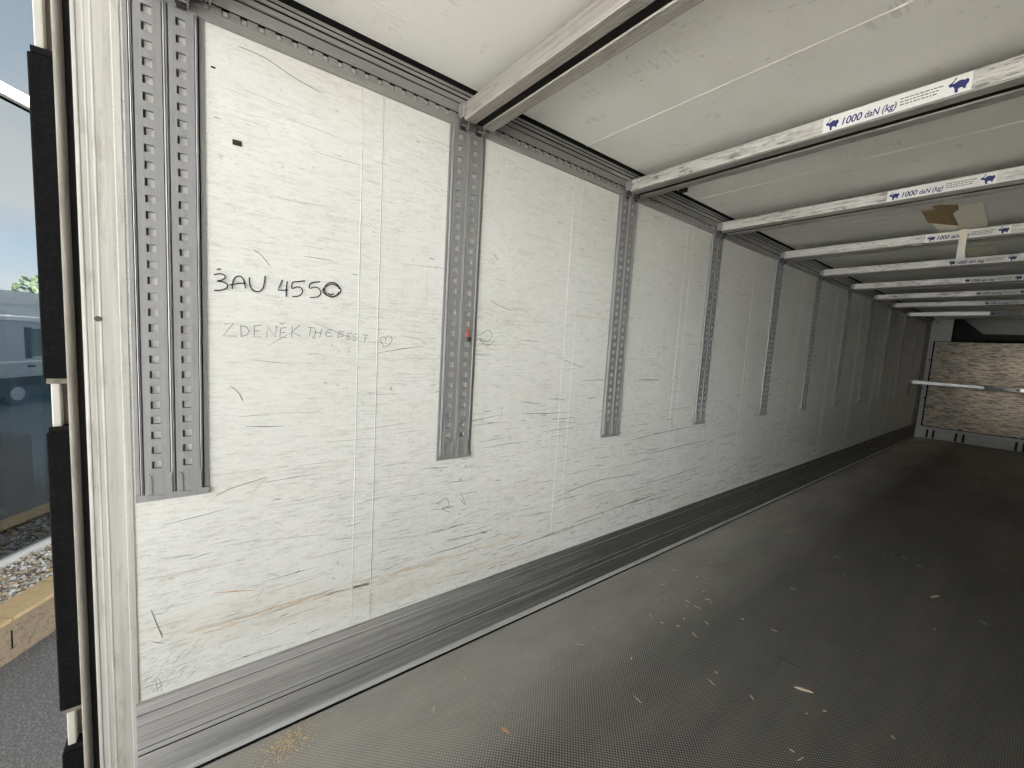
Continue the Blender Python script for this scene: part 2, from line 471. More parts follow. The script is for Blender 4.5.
# seam strips: a flat batten between two panel joints, one for each bay
SEAMS = [0.8906, 2.0669, 3.2565, 4.43, 5.62, 6.80, 7.98, 9.16, 10.35, 11.53]
for y in SEAMS:
    mb = MB()
    mb.prism([(0.0, y), (0.0006, y + 0.002), (0.0006, y + 0.079), (0.0, y + 0.081)], 'z', 0.302, 2.52)
    jm = MB()
    for yy in (y, y + 0.0805):
        jm.box(0, 0.0009, yy - 0.0038, yy - 0.0012, 0.302, 2.52)
        mb.prism([(0, yy - 0.003), (0.0017, yy - 0.0008), (0.0017, yy + 0.0012), (0, yy + 0.003)], 'z', 0.302, 2.52)
    ss = mb.build('seam_strip', M['wall'], WALL)
    jm.build('joint', M['joint'], ss)
for y in (2.055, 3.19, 4.4, 5.6, 6.8, 8.0, 9.2, 10.4, 11.6):
    MB().prism([(y - 0.006, HC), (y, HC - 0.003), (y + 0.006, HC)], 'x', 0.06, WID - 0.06).build('seam_strip', M['seam'], CEIL)

# ribbed kick plates along both walls
def kick_prof(s, x0):
    p = [(0, 0), (0.032, 0), (0.036, 0.006), (0.034, 0.016), (0.024, 0.022), (0.016, 0.03), (0.016, 0.056), (0.013, 0.058), (0.013, 0.061), (0.016, 0.063),
         (0.016, 0.112), (0.012, 0.115), (0.012, 0.119), (0.017, 0.122), (0.017, 0.138), (0.012, 0.141), (0.012, 0.144), (0.016, 0.147),
         (0.016, 0.185), (0.014, 0.187), (0.016, 0.189), (0.016, 0.225), (0.014, 0.227), (0.016, 0.229),
         (0.016, 0.262), (0.012, 0.264), (0.012, 0.267), (0.016, 0.270), (0.013, 0.300), (0, 0.302)]
    return [(x0 + s * a, z) for a, z in p]
struct(MB().prism(kick_prof(1, 0), 'y', 0.192, 13.2).build('baseboard_left', M['kick']), 'ribbed grey metal kick plate along the marked wall', 'kick plate')
struct(MB().prism(kick_prof(-1, WID), 'y', 0.192, 13.2).build('baseboard_right', M['kick']), 'ribbed grey metal kick plate along the opposite wall', 'kick plate')

for nm, x0, sg in (('baseboard_left', 0, 1), ('baseboard_right', WID, -1)):
    kp = bpy.data.objects[nm]
    MB().prism([(x0 + sg * a, z) for a, z in ((0.016, 0.004), (0.037, 0.004), (0.040, 0.009), (0.038, 0.016), (0.032, 0.021), (0.016, 0.024))], 'y', 0.192, 13.2).build('floor_bead', M['bead'], kp)
    MB().box(min(x0, x0 + sg * 0.046), max(x0, x0 + sg * 0.046), 0.1925, 13.19, 0.0002, 0.0038).build('shadow_line', M['seal'], kp)  # dark strip painting the shadow line under the bead
    gm = MB()
    for z in (0.2655, 0.1425, 0.1165):
        gm.box(min(x0 + sg * 0.010, x0 + sg * 0.0166), max(x0 + sg * 0.010, x0 + sg * 0.0166), 0.1925, 13.19, z - 0.0009, z + 0.0009)
    gm.build('groove', M['dark'], kp)
    gm = MB()
    for z in (0.2690, 0.1460, 0.1135):
        gm.box(min(x0 + sg * 0.010, x0 + sg * 0.0172), max(x0 + sg * 0.010, x0 + sg * 0.0172), 0.1925, 13.19, z - 0.0012, z + 0.0012)
    gm.build('ridge', M['bead'], kp)

# roof rails: perforated strip on the wall, then a stepped cove up to a black seal at the ceiling
def roof_rail(s, x0, name, label):
    mb = MB()
    Q = lambda pts: [(x0 + s * a, z) for a, z in pts]
    mb.prism(Q([(0, 2.515), (0.010, 2.517), (0.012, 2.545), (0, 2.545)]), 'y', 0.19, 13.4)
    mb.prism(Q([(0, 2.568), (0.013, 2.568), (0.016, 2.575), (0.030, 2.592), (0.033, 2.600), (0.038, 2.600), (0.046, 2.614), (0.049, 2.613), (0.058, 2.630), (0.060, 2.641), (0, 2.641)]), 'y', 0.19, 13.4)
    mb.prism(Q([(0.002, 2.545), (0.004, 2.545), (0.004, 2.568), (0.002, 2.568)]), 'y', 0.19, 13.4)
    y = 0.21
    while y < 13.3:                       # webs between the punched slots
        mb.box(min(x0, x0 + s * 0.0125), max(x0, x0 + s * 0.0125), y, y + 0.030, 2.545, 2.568)
        y += 0.05
    o = mb.build(name, M['top'])
    struct(o, label, 'roof rail')
    MB().prism(Q([(0, 2.641), (0.062, 2.639), (0.081, 2.6492), (0, 2.6495)]), 'y', 0.19, 13.4).build('seal', M['seal'], o)
    gm = MB()
    for zz, d in ((2.5665, 0.0145), (2.597, 0.0335), (2.6135, 0.0505), (2.6265, 0.0585)):
        gm.box(min(x0 + s * 0.002, x0 + s * d), max(x0 + s * 0.002, x0 + s * d), 0.191, 13.39, zz - 0.0016, zz + 0.0016)
    gm.build('groove', M['seal'], o)
    # bright studs showing through the slots
    st = MB()
    y = 0.242
    while y < 13.2:
        st.box(min(x0 + s * 0.003, x0 + s * 0.0075), max(x0 + s * 0.003, x0 + s * 0.0075), y + 0.002, y + 0.014, 2.549, 2.563)
        y += 0.05
    st.build('slot_backing', M['backing'], o)
roof_rail(1, 0, 'trim_1', 'grey slotted metal roof rail above the marked wall')
roof_rail(-1, WID, 'trim_2', 'grey slotted metal roof rail above the opposite wall')

# rear door frame: column beside the open doorway on each side, and a header
def column(s, x0, name, label):
    Q = lambda a: x0 + s * a
    prof = [(0.0, 0.180), (0.0, 0.143), (0.0008, 0.141), (0.0008, 0.139), (0.0, 0.136), (0.0, 0.128), (0.0005, 0.126), (0.0005, 0.124), (0, 0.122), (0.0, 0.111), (0.0014, 0.109), (0.0014, 0.106), (0.0, 0.100), (-0.10, 0.100), (-0.10, 0.180)]
    mb = MB().prism([(Q(a), y) for a, y in prof], 'z', -0.12, 2.71)
    o = mb.build(name, M['frame'])
    struct(o, label, 'door frame')
    MB().box(min(Q(-0.10), Q(-0.012)), max(Q(-0.10), Q(-0.012)), 0.084, 0.0995, -0.12, 2.71).build('seal', M['seal'], o)
    MB().box(min(Q(-0.10), Q(-0.03)), max(Q(-0.10), Q(-0.03)), 0.070, 0.0838, -0.12, 2.71).build('door_edge', M['frame'], o)
    MB().cyl((Q(-0.011), 0.0735, -0.3), 'z', 0.0108, 3.1, 20).build('tube', M['tube'], o, smooth=False)
    b = MB().cyl((Q(0.0), 0.1335, 1.570), 'x', 0.008, s * 0.004, 18)
    b.cyl((Q(0.004), 0.1335, 1.570), 'x', 0.004, s * 0.002, 6)
    b.build('bolt', M['bolt'], o)
    # narrow white jamb strip between column and first rail
    MB().box(min(Q(0), Q(0.003)), max(Q(0), Q(0.003)), 0.1825, 0.1985, 0.0, 2.515).build('jamb_strip', M['frame'], o)
column(1, 0, 'trim_3', 'worn cream rear door frame column beside the first slotted rail')
column(-1, WID, 'trim_4', 'worn cream rear door frame column on the opposite side')
struct(MB().box(-0.1, WID + 0.1, 0.02, 0.10, HC, HC + 0.12).build('trim_5', M['frame']), 'cream rear door frame header above the opening', 'door frame')
struct(MB().box(-0.1, WID + 0.1, -0.06, 0.02, -0.2, -0.002).build('trim_6', M['frame']), 'metal rear sill below the opening', 'door frame')

# black rubber buffer on a pale post, outside the doorway
def buffer(x, label):
    t = empty('door_buffer', (x, 0.034, -0.3), label, 'buffer', 'buffers beside the rear doorway')
    MB().box(-0.020, 0.016, -0.013, 0.006, -0.35, 3.05).build('post', M['post'], t, bevel=0.003)
    MB().box(-0.060, -0.0205, -0.005, 0.028, -0.35, 3.05).build('post_shade', M['tube'], t)  # darker strip standing in for the shaded side of the post
    for z0, z1 in ((1.688, 2.58), (0.632, 1.527), (-0.35, 0.482)):
        p = MB().box(-0.040, 0.030, -0.0255, 0.0275, z0, z1).build('rubber_pad', M['black'], t, bevel=0.004)
    for z, mt in ((1.680, 'tube'), (1.535, 'seal'), (0.624, 'tube'), (0.490, 'seal'), (2.592, 'seal')):
        MB().box(-0.030, 0.022, -0.020, 0.026, z - 0.008, z + 0.008).build('bracket', M[mt], t)
buffer(-0.075, 'black rubber buffer strip with pale gaps on a cream post outside the doorway')

# ------------------------------------------------------------------ marks on the marked wall
def ribbon(mb, pts, wd, x=0.0012, taper=True):
    n = len(pts)
    L_, R_ = [], []
    for i, (y, z) in enumerate(pts):
        a = pts[max(i - 1, 0)]; b = pts[min(i + 1, n - 1)]
        dy, dz = b[0] - a[0], b[1] - a[1]
        d = math.hypot(dy, dz) or 1
        h = wd / 2 * (0.35 if taper and i in (0, n - 1) else 1)
        L_.append((x, y - dz / d * h, z + dy / d * h)); R_.append((x, y + dz / d * h, z - dy / d * h))
    mb.add(L_ + R_, [(i, i + 1, n + i + 1, n + i) for i in range(n - 1)])
def smooth_pts(p, k=4):
    if len(p) < 3: return p
    out = []
    for i in range(len(p) - 1):
        p0, p1, p2, p3 = p[max(i - 1, 0)], p[i], p[i + 1], p[min(i + 2, len(p) - 1)]
        for j in range(k):
            t = j / k
            out.append(tuple(0.5 * (2 * p1[c] + (p2[c] - p0[c]) * t + (2 * p0[c] - 5 * p1[c] + 4 * p2[c] - p3[c]) * t * t + (3 * p1[c] - p0[c] - 3 * p2[c] + p3[c]) * t ** 3) for c in (0, 1)))
    out.append(p[-1])
    return out
STROKES_BOLD= [[(0.422, 1.757), (0.434, 1.76)], [(0.414, 1.738), (0.43, 1.744), (0.443, 1.741), (0.445, 1.733), (0.436, 1.724), (0.423, 1.719), (0.44, 1.718), (0.451, 1.711), (0.449, 1.699), (0.435, 1.691), (0.414, 1.687)], [(0.465, 1.698), (0.466, 1.718), (0.473, 1.737), (0.487, 1.744), (0.497, 1.735), (0.501, 1.717), (0.503, 1.704)], [(0.457, 1.71), (0.479, 1.718), (0.504, 1.723)], [(0.515, 1.744), (0.516, 1.718), (0.524, 1.702), (0.541, 1.698), (0.555, 1.711), (0.561, 1.741), (0.562, 1.756)], [(0.617, 1.75), (0.606, 1.722), (0.603, 1.711), (0.622, 1.713), (0.635, 1.716)], [(0.632, 1.747), (0.629, 1.718), (0.629, 1.69)], [(0.692, 1.756), (0.667, 1.75), (0.65, 1.744), (0.648, 1.723), (0.667, 1.731), (0.681, 1.725), (0.682, 1.711), (0.671, 1.698), (0.649, 1.693)], [(0.744, 1.76), (0.717, 1.753), (0.709, 1.747), (0.707, 1.731), (0.728, 1.738), (0.743, 1.73), (0.746, 1.714), (0.735, 1.702), (0.708, 1.696)], [(0.803, 1.753), (0.812, 1.749), (0.818, 1.742), (0.82, 1.734), (0.816, 1.726), (0.808, 1.718), (0.8, 1.712), (0.792, 1.708), (0.785, 1.707), (0.777, 1.709), (0.768, 1.712), (0.76, 1.717), (0.755, 1.724), (0.755, 1.732), (0.76, 1.74), (0.768, 1.747), (0.777, 1.753), (0.784, 1.756), (0.791, 1.757), (0.799, 1.755), (0.808, 1.751), (0.816, 1.745)], [(0.813, 1.731), (0.81, 1.723), (0.804, 1.716), (0.796, 1.711), (0.788, 1.708), (0.78, 1.708), (0.772, 1.711), (0.766, 1.716), (0.762, 1.723), (0.76, 1.731), (0.761, 1.74), (0.764, 1.748), (0.769, 1.755), (0.776, 1.76), (0.785, 1.763), (0.793, 1.763), (0.801, 1.761), (0.807, 1.756), (0.812, 1.749), (0.814, 1.741)], [(0.771, 1.72), (0.783, 1.715), (0.794, 1.721)]]
STROKES_FINE= [[(0.442, 1.578), (0.468, 1.582), (0.439, 1.538), (0.478, 1.539)], [(0.489, 1.577), (0.49, 1.538)], [(0.489, 1.575), (0.507, 1.572), (0.513, 1.558), (0.507, 1.544), (0.489, 1.538)], [(0.53, 1.578), (0.528, 1.539), (0.55, 1.539)], [(0.53, 1.578), (0.551, 1.582)], [(0.529, 1.559), (0.546, 1.562)], [(0.567, 1.54), (0.57, 1.578), (0.595, 1.542), (0.598, 1.583)], [(0.612, 1.575), (0.609, 1.542), (0.63, 1.542)], [(0.612, 1.575), (0.629, 1.579)], [(0.61, 1.558), (0.627, 1.561)], [(0.608, 1.596), (0.617, 1.588), (0.625, 1.598)], [(0.65, 1.585), (0.648, 1.544)], [(0.675, 1.591), (0.649, 1.564), (0.678, 1.549)], [(0.702, 1.586), (0.727, 1.583)], [(0.714, 1.585), (0.709, 1.554)], [(0.731, 1.58), (0.726, 1.55)], [(0.752, 1.583), (0.745, 1.549)], [(0.729, 1.565), (0.749, 1.567)], [(0.791, 1.583), (0.772, 1.577), (0.765, 1.563), (0.774, 1.552), (0.791, 1.557)], [(0.766, 1.567), (0.786, 1.571)], [(0.817, 1.578), (0.811, 1.552)], [(0.817, 1.578), (0.835, 1.575), (0.819, 1.566), (0.835, 1.56), (0.811, 1.552)], [(0.866, 1.574), (0.85, 1.57), (0.846, 1.547), (0.862, 1.547)], [(0.848, 1.56), (0.862, 1.561)], [(0.887, 1.572), (0.873, 1.568), (0.871, 1.56), (0.884, 1.555), (0.881, 1.543), (0.868, 1.545)], [(0.909, 1.57), (0.934, 1.565)], [(0.922, 1.567), (0.918, 1.539)], [(1.007, 1.546), (1.001, 1.565), (0.986, 1.56), (0.983, 1.55), (0.995, 1.532), (1.002, 1.521), (1.023, 1.536), (1.034, 1.554), (1.028, 1.569), (1.013, 1.568), (1.007, 1.557)]]
MARKS= [[(0.485, 2.481), (0.561, 2.478), (0.647, 2.453), (0.746, 2.435)], [(0.234, 0.622), (0.251, 0.551), (0.263, 0.508)], [(0.259, 0.588), (0.297, 0.626)], [(0.534, 0.55), (0.559, 0.585)], [(2.256, 0.461), (2.579, 0.473), (3.49, 0.491)], [(1.793, 0.425), (2.147, 0.435), (2.562, 0.442)], [(2.124, 0.669), (2.489, 0.705), (2.934, 0.679)], [(0.411, 0.977), (0.47, 1.0), (0.573, 1.021)], [(0.529, 1.84), (0.553, 1.823), (0.578, 1.793)], [(0.457, 1.365), (0.48, 1.343), (0.495, 1.31)], [(1.234, 2.225), (1.284, 2.229)], [(1.532, 1.777), (1.596, 1.754), (1.674, 1.736)], [(1.412, 0.814), (1.451, 0.739), (1.408, 0.784)], [(1.495, 0.81), (1.549, 0.747)], [(1.28, 0.773), (1.328, 0.799), (1.352, 0.758), (1.314, 0.746), (1.36, 0.721)], [(1.943, 0.605), (1.977, 0.58)], [(2.801, 0.944), (3.142, 0.965), (3.646, 0.98)], [(2.481, 0.774), (2.921, 0.77)], [(2.975, 0.816), (3.444, 0.833), (3.89, 0.838)], [(2.945, 0.602), (3.27, 0.597), (3.798, 0.62)], [(1.636, 1.165), (1.65, 1.244)], [(1.484, 1.601), (1.53, 1.629), (1.556, 1.601), (1.522, 1.569), (1.479, 1.586), (1.529, 1.549), (1.576, 1.581)], [(1.271, 1.094), (1.339, 1.126)]]
ORANGE= [[(0.405, 0.62), (0.468, 0.606), (0.534, 0.588)], [(0.525, 0.975), (0.573, 1.021)]]
GREEN= [[(0.574, 0.644), (0.613, 0.619)], [(0.252, 0.362), (0.257, 0.318)], [(0.242, 0.359), (0.247, 0.32)]]
CA= [(1.086, 4.705, 2.622), (1.108, 5.056, 2.597), (1.28, 5.034, 2.599), (1.35, 4.947, 2.605), (1.356, 4.334, 2.648), (1.309, 4.33, 2.648), (1.298, 4.413, 2.642), (1.291, 4.328, 2.648), (1.209, 4.546, 2.633), (1.213, 4.836, 2.613)]
CB= [(1.069, 4.267, 2.65), (1.069, 4.673, 2.625), (1.204, 4.827, 2.616), (1.161, 4.354, 2.644)]
CC= [(1.128, 4.268, 2.644), (1.249, 4.363, 2.641), (1.212, 4.893, 2.625), (1.174, 4.748, 2.629)]
CD= [(1.14, 5.713, 2.606), (1.345, 5.683, 2.606), (1.346, 6.114, 2.606), (1.27, 6.503, 2.606), (1.102, 6.448, 2.606)]
mb = MB()
for s in STROKES_BOLD: ribbon(mb, smooth_pts(s) if len(s) > 5 else s, 0.0042, 0.0036, False)
tag(mb.build('handwriting', M['ink'], WALL), 'bold black pen handwriting')
mb = MB()
for s in STROKES_FINE: ribbon(mb, smooth_pts(s) if len(s) > 7 else s, 0.0022, 0.0036, False)
tag(mb.build('handwriting', M['pencil'], WALL), 'thin pencil handwriting with a small heart')
mb = MB()
for s in MARKS: ribbon(mb, smooth_pts(s), 0.0036 if abs(s[-1][0] - s[0][0]) > 0.35 else 0.0024)
rs = random.Random(11)
for i in range(420):
    y = rs.uniform(0.2, 7.5) if rs.random() < .75 else rs.uniform(7, 13); z = 0.31 + abs(rs.gauss(0, 0.55)) if rs.random() < .72 else rs.uniform(0.35, 2.45)
    if z > 2.45: continue
    ln = rs.choice((0.03, 0.05, 0.09, 0.16)) * rs.uniform(0.6, 1.4); sl = rs.gauss(0.0, 0.09)
    if rs.random() < .14: sl = rs.uniform(-1.2, 1.2); ln *= 0.4
    ribbon(mb, [(y, z), (y + ln * .5, z + ln * sl * .5 + rs.gauss(0, .002)), (y + ln, z + ln * sl)], rs.uniform(0.0012, 0.0034), 0.0009)
for i in range(300):        # rub lines at pallet height, deeper in
    y = rs.uniform(1.2, 7.0); z = 0.34 + abs(rs.gauss(0, 0.22)) if rs.random() < .7 else rs.uniform(.5, 1.5)
    ln = rs.choice((0.04, 0.07, 0.12, 0.3)) * rs.uniform(0.6, 1.3); sl = rs.gauss(0.01, 0.04)
    ribbon(mb, [(y, z), (y + ln * .5, z + ln * sl * .5 + rs.gauss(0, .003)), (y + ln, z + ln * sl)], rs.uniform(0.0018, 0.0045), 0.0009)
for i in range(60):         # cluster of short diagonal knocks in the near lower corner
    y = 0.20 + abs(rs.gauss(0, 0.09)); z = 0.32 + abs(rs.gauss(0, 0.08)); ln = rs.uniform(0.015, 0.045)
    ribbon(mb, [(y, z), (y + ln * .6, z + ln * rs.uniform(.1, .7))], rs.uniform(0.0015, 0.003), 0.0009)
tag(mb.build('scuff_marks', M['scuff_dark'], WALL), 'dark scuff marks', kind='stuff')
mb = MB()
for i in range(520):
    y = rs.uniform(0.2, 9); z = rs.uniform(0.32, 2.45) if rs.random() < .5 else 0.31 + abs(rs.gauss(0, .5))
    if z > 2.45: continue
    ln = rs.uniform(0.04, 0.35); sl = rs.gauss(0, 0.05)
    if rs.random() < .1: sl = rs.uniform(-2, 2); ln *= 0.3
    ribbon(mb, [(y, z), (y + ln * .5, z + ln * sl * .5 + rs.gauss(0, .003)), (y + ln, z + ln * sl)], rs.uniform(0.001, 0.0028), 0.0007)
tag(mb.build('scuff_marks', M['scuff_mid'], WALL), 'grey scuff marks', kind='stuff')
mb = MB()
for s in ORANGE: ribbon(mb, s, 0.004)
for i in range(10):
    y = 0.35 + i * 0.11
    ribbon(mb, [(y, 0.497 + rs.gauss(0, .002)), (y + rs.uniform(.08, .22), 0.497 + rs.gauss(0, .002))], rs.uniform(.0015, .004))
mb.build('scuff_marks', M['scuff_orange'], WALL)
mb = MB()
for i in range(34):
    y = 0.33 + i * 0.045; z = 0.485 + rs.gauss(0, .006)
    ribbon(mb, [(y, z), (y + rs.uniform(.05, .16), z + rs.gauss(0, .003))], rs.uniform(.005, .014), 0.0006)
for i in range(14):
    y = rs.uniform(1.6, 3); z = rs.uniform(.40, .62)
    ribbon(mb, [(y, z), (y + rs.uniform(.05, .2), z + rs.gauss(0, .004))], rs.uniform(.003, .008), 0.0006)
mb.build('scuff_marks', M['scuff_tan'], WALL)
mb = MB()
for s in GREEN: ribbon(mb, s, 0.006)
mb.build('scuff_marks', M['scuff_green'], WALL)
MB().box(0.0, 0.002, 0.468, 0.494, 2.170, 2.187).build('punched_hole', M['void'], WALL)
MB().box(0.0, 0.002, 0.412, 0.424, 2.385, 2.390).build('punched_hole', M['void'], WALL)

# ------------------------------------------------------------------ slotted load rails
ZB, ZT = 0.994, 2.604
RW = 0.189
RY = [0.2055, 1.2700, 2.4528, 3.6019, 4.8545, 5.9929, 7.1944, 8.4011, 9.5836, 10.777, 11.96]
def slot_strip(mb, y0, y1, x, th, h0, h1, z0, z1, pitch, hh):
    """flat strip in the y-z plane with a column of square holes, with thickness th"""
    zs = [z0]
    z = z0 + 0.085
    holes = []
    while z + hh < z1 - 0.06:
        holes.append((z, z + hh)); z += pitch
    def wall(a, b, c, d):
        mb.box(x - th, x, a, b, c, d)
    wall(y0, h0, z0, z1); wall(h1, y1, z0, z1)
    prev = z0
    for a, b in holes:
        wall(h0, h1, prev, a); prev = b
    wall(h0, h1, prev, z1)
def make_rail():
    t = empty('load_rail', (0, 0, ZB))
    H = ZT - ZB
    # base frame: edge flanges and three raised ribs
    mb = MB()
    for a, b, x in ((0.0, 0.010, 0.003), (0.177, RW, 0.003)):
        mb.box(0.0005, x, a, b, 0, H)
    mb.build('edge_flange', M['rail'], t)
    mb = MB()
    for a, b in ((0.0100, 0.0125), (0.0205, 0.0225), (0.0865, 0.0885), (0.1000, 0.1022), (0.1645, 0.1665), (0.1735, 0.1772)):
        mb.box(0.0003, 0.0011, a, b, 0.022, H)
    mb.build('groove', M['seal'], t)
    for a, b in ((0.0125, 0.0205), (0.0885, 0.1000), (0.1665, 0.1735)):
        w_ = b - a
        MB().prism([(0.0005, a), (0.010, a + w_ * .05), (0.0115, a + w_ * .3), (0.008, a + w_ * .5), (0.0115, a + w_ * .7), (0.010, b - w_ * .05), (0.0005, b)], 'z', 0.022, H).build('rib', M['rail'], t)
    for a, b, h0 in ((0.0225, 0.0865, 0.041), (0.1022, 0.1645, 0.120)):
        mb = MB()
        slot_strip(mb, a, b, 0.010, 0.0085, h0, h0 + 0.0235, 0.022, H, 0.0487, 0.0235)
        ch = mb.build('slotted_channel', M['rail'], t)
        MB().box(0.0004, 0.0009, h0 + 0.0055, h0 + 0.030, 0.060, H - 0.02).build('slot_backing', M['backing'], ch)
        MB().box(0.0003, 0.0014, h0 - 0.004, h0 + 0.0055, 0.060, H - 0.02).build('slot_shade', M['dark'], ch)  # dark strip painting the shadow along one edge of the slots
    mb = MB().box(0.0005, 0.0095, 0.0, RW, 0, 0.022)
    for a in (0.028, 0.105):
        mb.box(0.0095, 0.0115, a, a + 0.036, 0.006, 0.019)
    for a in (0.030, 0.080, 0.108, 0.158):
        mb.prism([(a, 0.022), (a + 0.010, 0.022), (a + 0.010, 0.078), (a + 0.006, 0.086), (a, 0.086)] if a in (0.030, 0.108) else [(a - .004, 0.022), (a + 0.010, 0.022), (a + 0.010, 0.092), (a + .001, 0.086), (a - .004, 0.076)], 'x', 0.0095, 0.0125)
    # prism along x takes (y,z) pairs
    mb.build('end_cap', M['rail'], t)
    return t
rail0 = make_rail()
ORD = ['beside the rear doorway column', 'with red scrap in one slot', 'third from the rear doorway', 'fourth from the rear doorway', 'fifth from the rear doorway',
       'sixth from the rear doorway', 'seventh from the rear doorway', 'eighth from the rear doorway', 'ninth from the rear doorway', 'tenth from the rear doorway', 'eleventh and last before the wooden bulkhead']
for i, y in enumerate(RY):
    o = rail0 if i == 0 else copy_tree(rail0)
    o.location = (0, y, ZB)
    tag(o, 'tall grey double slotted load rail, ' + ORD[i], 'load rail', 'slotted load rails on the side wall')

# ------------------------------------------------------------------ crossbeams
BZ0, BZ1, BD = 2.530, 2.602, 0.162
EMB = [(408, 326), (396, 326), (390, 342), (368, 366), (346, 372), (346, 392), (362, 404), (386, 404), (398, 424), (404, 452), (412, 470), (434, 462), (428, 438), (444, 428), (468, 430), (476, 446), (494, 446), (498, 418), (514, 402), (517, 380), (502, 360), (476, 368), (452, 358), (428, 360), (404, 372), (384, 378), (376, 376), (396, 350), (404, 344)]
def emblem(x0, x1, z0, z1, y, parent):
    pts = [(x0 + (px - 345) / 170 * (x1 - x0), z1 - (py - 330) / 138 * (z1 - z0)) for px, py in EMB]
    mb = MB().add([(x, y, z) for x, z in pts], [tuple(range(len(pts)))])
    return mb.build('emblem', M['navy'], parent)
def lettering(body, x0, x1, z0, z1, y, parent):
    fc = bpy.data.curves.new('lettering', 'FONT')
    fc.body = body
    fc.shear = 0.22
    fc.offset = 0.02
    fc.fill_mode = 'FRONT'
    fo = bpy.data.objects.new('lettering_curve', fc)
    COL.objects.link(fo)
    bpy.context.view_layer.update()
    me = bpy.data.meshes.new_from_object(fo.evaluated_get(bpy.context.evaluated_depsgraph_get()))
    bpy.data.objects.remove(fo)
    xs = [v.co.x for v in me.vertices]; zs = [v.co.y for v in me.vertices]
    for v in me.vertices:
        v.co = (x0 + (v.co.x - min(xs)) / (max(xs) - min(xs)) * (x1 - x0), y, z0 + (v.co.y - min(zs)) / (max(zs) - min(zs)) * (z1 - z0))
    me.materials.clear(); me.materials.append(M['navy'])
    o = bpy.data.objects.new('lettering', me)
    COL.objects.link(o)
    o.parent = parent
    return o
def make_beam(body, paper=None, underside_shade=None):
    """two slim aluminium bars with a gap between, hung on a fitting at each wall; origin under the middle"""
    t = empty('crossbeam', (WID / 2, 0, BZ0))
    h = BZ1 - BZ0
    underside_shade = underside_shade or M['underside_shade']
    xa, xb = 0.048 - WID / 2, WID / 2 - 0.048
    f0, f1, b0, b1 = -BD / 2, -0.016, 0.016, BD / 2
    def flutes(y0, y1):
        p = []
        n = 7
        st = (y1 - y0 - 0.008) / n
        for k in range(n):
            y = y0 + 0.004 + k * st
            p += [(y, 0.0), (y + st * .45, 0.0), (y + st * .55, 0.004), (y + st * .9, 0.004)]
        return [(y0, 0.006)] + p + [(y1, 0.004)]
    fb = MB().prism([(f1, 0.009), (f1, h - 0.002), (f0 + 0.002, h), (f0, h - 0.004), (f0, 0.009), (f0 + 0.002, 0.0065), (f0 + .0025, 0.009)], 'x', xa, xb).build('front_bar', body, t)
    MB().prism([(f0 + 0.0025, 0.009)] + flutes(f0 + 0.0025, f1)[1:-1] + [(f1, 0.009)], 'x', xa, xb).build('fluted_strip', underside_shade, fb)
    bb = MB().prism([(b0, 0.009), (b1, 0.009), (b1, h - 0.004), (b1 - 0.002, h), (b0, h - 0.002)], 'x', xa, xb).build('back_bar', body, t)
    MB().prism([(b0, 0.009)] + flutes(b0, b1)[1:-1] + [(b1, 0.009)], 'x', xa, xb).build('fluted_strip', underside_shade, bb)
    MB().box(xa, xb, f1, b0, 0.005, 0.012).build('gap_shade', M['seal'], t)  # dark strip near the gap's mouth, standing in for the shade inside
    for s in (-1, 1):
        X = lambda d: s * (WID / 2 - d)           # distance in from the wall
        def sb(mb, d0, d1, y0, y1, z0, z1):
            mb.box(min(X(d0), X(d1)), max(X(d0), X(d1)), y0, y1, z0, z1)
            return mb
        # hooked end shoe: cheeks, bolt plate and a corner post; two dark latches reach down in front of the slots
        e = MB()
        sb(e, 0.021, 0.056, -0.086, -0.0795, 0.012, h - 0.004)
        sb(e, 0.021, 0.056, 0.0795, 0.085, 0.012, h - 0.010)
        sb(e, 0.030, 0.046, -0.0795, 0.0795, 0.020, h - 0.006)
        sb(e, 0.021, 0.036, -0.094, -0.086, 0.022, h + 0.004)
        eo = e.build('end_fitting', M['rail'], t)
        for c in (-0.070, 0.012):
            lt = sb(MB(), 0.021, 0.043, c - 0.015, c + 0.013, -0.022, 0.030)
            sb(lt, 0.021, 0.028, c - 0.012, c + 0.012, -0.030, -0.022)
            lt.build('latch', M['dark'], eo)
            lp = sb(MB(), 0.021, 0.047, c + 0.0135, c + 0.0175, -0.024, 0.022)
            sb(lp, 0.0435, 0.047, c - 0.016, c + 0.0135, -0.024, -0.019)
            lp.build('latch_rim', M['rail'], eo)
        bo = MB().cyl((s * (WID / 2 - 0.066), f0, h * .55), 'y', 0.005, -0.003, 10)
        bo.build('rivet', M['rail'], eo)
    # capacity sticker on the face that looks at the doorway
    ys = f0 - 0.0008
    sx0, sx1 = 1.031 - WID / 2, 1.464 - WID / 2
    sk = MB().box(sx0, sx1, ys, f0, 0.007, h - 0.004).build('capacity_sticker', paper or M['sticker'], t)
    ye = ys - 0.0004
    emblem(sx0 + 0.011, sx0 + 0.055, 0.010, 0.058, ye, sk)
    emblem(sx1 - 0.058, sx1 - 0.008, 0.010, 0.061, ye, sk)
    for body_, xa_, wd_, z_, ht_ in (('1000', 0.067, 0.066, 0.018, 0.029), ('daN', 0.141, 0.047, 0.018, 0.0255), ('(kg)', 0.195, 0.042, 0.011, 0.034)):
        lettering(body_, sx0 + xa_, sx0 + xa_ + wd_, z_, z_ + ht_, ye, sk)
    sp = MB()
    r = random.Random(5)
    for k in range(3):
        x = sx0 + 0.246
        xe = sx1 - 0.070 - 0.010 * k
        z = 0.046 - k * 0.0105
        while x < xe:
            ln = r.uniform(0.005, 0.013)
            sp.add([(x, ye, z), (x + ln, ye, z), (x + ln, ye, z + 0.0042), (x, ye, z + 0.0042)], [(0, 1, 2, 3)])
            x += ln + 0.0025
